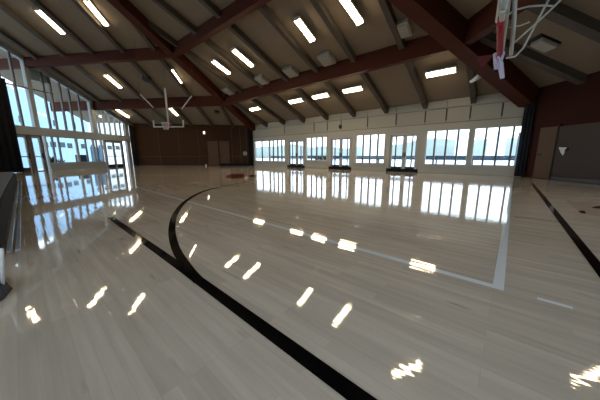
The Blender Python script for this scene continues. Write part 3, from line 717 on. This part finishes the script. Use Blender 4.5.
# hillside beyond the white wall
nA = -inA
mb = MB(); base = PA(14, -.3) + nA*75; rows = []
N_ = 60
for r_ in range(5):
    row = []
    for i in range(N_+1):
        u = -90 + 240*i/N_
        hh = (7.6 + 1.4*math.sin(u*.06) + .8*math.sin(u*.21+1))*[0, .55, .85, 1, .9][r_]
        row.append(mb.bm.verts.new(base + uA*(u-14) + nA*(r_*12) + Z*(hh - .1)))
    rows.append(row)
for A_, B_ in zip(rows, rows[1:]):
    for i in range(N_): mb.bm.faces.new([A_[i], A_[i+1], B_[i+1], B_[i]])
tag(obj('hillside', mb, M['hill'], smooth=True), 'low hazy green-grey hillside beyond the right-hand windows', 'hill')
def building(name, label, o, a, b, h_, m, wins, roofm='bldg2'):
    t = thing(name, label, 'building', o + a*.5)
    mb = MB(); mb.box(o, a, b, Z*h_); obj('wall', mb, M[m], t)
    mb = MB(); mb.box(o - a*.01 - b*.02 + Z*h_, a*1.02, b*1.04, Z*.35); obj('roof', mb, M[roofm], t)
    n = b.normalized()
    for (s_, z, w, hh) in wins:
        p = o + a*s_ + Z*z - n*.06; mb = MB(); mb.box(p, a.normalized()*w, n*.1, Z*hh); obj('window', mb, M['bwin'], t)
    return t
oA = lambda x, dist, z=0: PA(u_of(x), z) + nA*dist
for (x0, x1, dst, h_, lab) in ((455, 470, 62, 7.6, 'small pale flat-roofed building on the skyline, beyond the fourth window'), (487, 505, 62, 7.2, 'small pale flat-roofed building on the skyline, beyond the rightmost window'), (362, 378, 58, 6.5, 'long pale building beyond the middle four-pane window')):
    def at(x): 
        d = ray(x, 150); P0 = PA(0, 0) + nA*dst; return O + d*((nA.dot(P0-O))/nA.dot(d))
    p, q = at(x1), at(x0); p.z = q.z = -.3
    building('distant_building', lab, p, q-p, nA*6, h_, 'bldg2', [])
# railing on the terrace
rl = thing('terrace_railing', 'long dark railing on the terrace outside the right-hand windows', 'railing', PA(12, -.3) + nA*5)
for (za, zb_) in ((.95, 1.35), (.15, .22)):
    mb = MB(); o = PA(-3, za) + nA*5; mb.box(o, uA*33, nA*.08, Z*(zb_-za)); obj('rail', mb, M['rail'], rl)
for i in range(12):
    mb = MB(); o = PA(-2.6+i*2.9, -.34) + nA*4.9; mb.box(o, uA*.12, nA*.12, Z*1.7); obj('post', mb, M['rail'], rl)
# blue outer door leaf standing open beyond the last window
def atA(x, y, d): return on(x, y, D + nA*d, inA)
a_, b_ = atA(529.5, 150, .9), atA(516.5, 150, 1.6)
mb = MB(); mb.hexa([V((a_.x, a_.y, -.3)), V((b_.x, b_.y, -.3)), V((b_.x, b_.y, -.3))+nA*.1, V((a_.x, a_.y, -.3))+nA*.1, V((a_.x, a_.y, 3.05)), V((b_.x, b_.y, 2.95)), V((b_.x, b_.y, 2.95))+nA*.1, V((a_.x, a_.y, 3.05))+nA*.1])
tag(obj('outdoor_screen', mb, mat('slate_blue_board', (.10, .15, .20), .6)), 'slate blue board standing outside the rightmost window', 'screen')
# planter and shelf outside the second window
a_ = atA(306.5, 165, .9); b_ = atA(326.5, 165, .9)
mb = MB(); mb.box(V((b_.x, b_.y, .55)), (a_-b_)*V((1, 1, 0)) if False else V((a_.x-b_.x, a_.y-b_.y, 0)), nA*.5, Z*.35); tag(obj('planter_box', mb, M['paper'], bevel=.03), 'white planter box outside the second window', 'planter')
for i, (x, r_) in enumerate(((317.5, .36), (321.5, .42), (325, .34))):
    c = atA(x, 159, 1.15); mb = MB()
    for k in range(26):
        a = random.random()*6.28; e_ = random.random()*1.3; d_ = V((math.cos(a)*math.cos(e_), math.sin(a)*math.cos(e_), math.sin(e_)))
        s_ = V((-d_.y, d_.x, 0)).normalized()*.07 if abs(d_.z) < .99 else V((.07, 0, 0)); p0 = V((c.x, c.y, .9))
        mb.poly([p0, p0+d_*r_*.6+s_, p0+d_*r_*1.2, p0+d_*r_*.6-s_], s_.cross(d_).normalized()*.01)
    tag(obj('potted_shrub', mb, M['plant']), 'small dark leafy shrub in the planter outside, %s of three' % ('leftmost', 'middle', 'rightmost')[i], 'plant', 'shrubs in the planter')
# buildings outside the left window wall
nL = -inL
def pl_out(x, dist, z=0):
    d = ray(x, 150); P0 = E_ + nL*dist; p = O + d*((nL.dot(P0-O))/nL.dot(d)); p.z = z; return p
p, q = pl_out(92, 14, -.3), pl_out(-25, 14, -.3)
ws = []
L_ = (q-p).length
for x, z in ((86.5, 3.1), (73.5, 3.1), (66.5, 3.2), (57.5, 3.2), (49.5, 3.1)):
    s_ = (pl_out(x, 14)-p).dot((q-p).normalized())/L_; ws.append((s_, z-.1, .8, .8))
for x in (80, 62, 44, 30, 15):
    s_ = (pl_out(x, 14)-p).dot((q-p).normalized())/L_; ws.append((s_, 6.3, .5, .9))
building('outdoor_building', 'pale blue building standing close outside the left windows', p, q-p, nL*8, 10.8, 'bldg', ws)
p, q = pl_out(124, 22, -.3), pl_out(80, 22, -.3)
building('outdoor_building', 'white building beyond the far end of the left windows', p, q-p, nL*8, 9.8, 'bldg2', [(.1+.2*i, 3.2+2.6*j, 1.2, .9) for i in range(4) for j in range(2)])
c = pl_out(88, 4, -.3); mb = MB(); mb.box(V((c.x, c.y, -.35)), uL*1.1, nL*.8, Z*1.95); tag(obj('utility_cabinet', mb, M['dark'], bevel=.04), 'black cabinet outside the left low window', 'cabinet')
c = pl_out(102, 3.2, -.3); mb = MB(); mb.box(V((c.x, c.y, -.35)), uL*1.6, nL*.1, Z*3.0); tag(obj('outdoor_board', mb, M['bluedoor']), 'bright blue board outside beside the far double doors', 'board')
for i, (x, s_) in enumerate(((51, 1.0), (60, .6))):
    c = pl_out(x, 3, 0); mb = MB()
    for k in range(60):
        a = random.random()*6.28; e_ = random.random()*1.4; d_ = V((math.cos(a)*math.cos(e_), math.sin(a)*math.cos(e_), math.sin(e_)))
        q_ = V((-d_.y, d_.x, 0)).normalized()*.08; p0 = V((c.x, c.y, .55))
        mb.poly([p0, p0+d_*s_*.55+q_, p0+d_*s_*.95, p0+d_*s_*.55-q_], q_.cross(d_).normalized()*.01)
    t = thing('potted_shrub', 'dark bushy shrub in a pot outside the left low window, %s one' % ('larger left', 'smaller right')[i], 'plant', (c.x, c.y, -.35))
    obj('foliage', mb, M['plant'], t); mb = MB(); mb.tube([V((c.x, c.y, -.34)), V((c.x, c.y, .55))], [.25*s_+.05, .36*s_+.05], 12); obj('pot', mb, M['dark'], t)
for o_ in list(COL.objects):
    if '_o' in o_: del o_['_o']

# ------------------------------------------------------------------ daylight
w = bpy.data.worlds.new('sky'); sc.world = w; w.use_nodes = True; n = w.node_tree; bg = n.nodes['Background']
tc = n.nodes.new('ShaderNodeTexCoord'); sx = n.nodes.new('ShaderNodeSeparateXYZ'); n.links.new(tc.outputs['Generated'], sx.inputs[0])
rp = n.nodes.new('ShaderNodeValToRGB'); n.links.new(sx.outputs['Z'], rp.inputs[0])
rp.color_ramp.elements[0].position = 0; rp.color_ramp.elements[0].color = (.90, .95, 1, 1)
e_ = rp.color_ramp.elements.new(.14); e_.color = (.68, .85, 1, 1)
rp.color_ramp.elements[1].position = .7; rp.color_ramp.elements[1].color = (.55, .76, 1, 1)
n.links.new(rp.outputs[0], bg.inputs['Color']); bg.inputs['Strength'].default_value = .9

# ------------------------------------------------------------------ camera
cd = bpy.data.cameras.new('camera'); cam = bpy.data.objects.new('camera', cd); COL.objects.link(cam)
cd.sensor_width = 36; cd.lens = F/600*36; cd.clip_start = .05; cd.clip_end = 600
cam.location = (0, 0, EYE*S)
R = Matrix.Rotation(math.pi/2 - PITCH, 4, 'X') @ Matrix.Rotation(-ROLL, 4, 'Z')
cam.matrix_world = Matrix.Translation(cam.location) @ R
sc.camera = cam
sc.view_settings.view_transform = 'Standard'; sc.view_settings.look = 'None'; sc.view_settings.gamma = 1; sc.view_settings.use_curve_mapping = False
sc.view_settings.exposure = 1.95
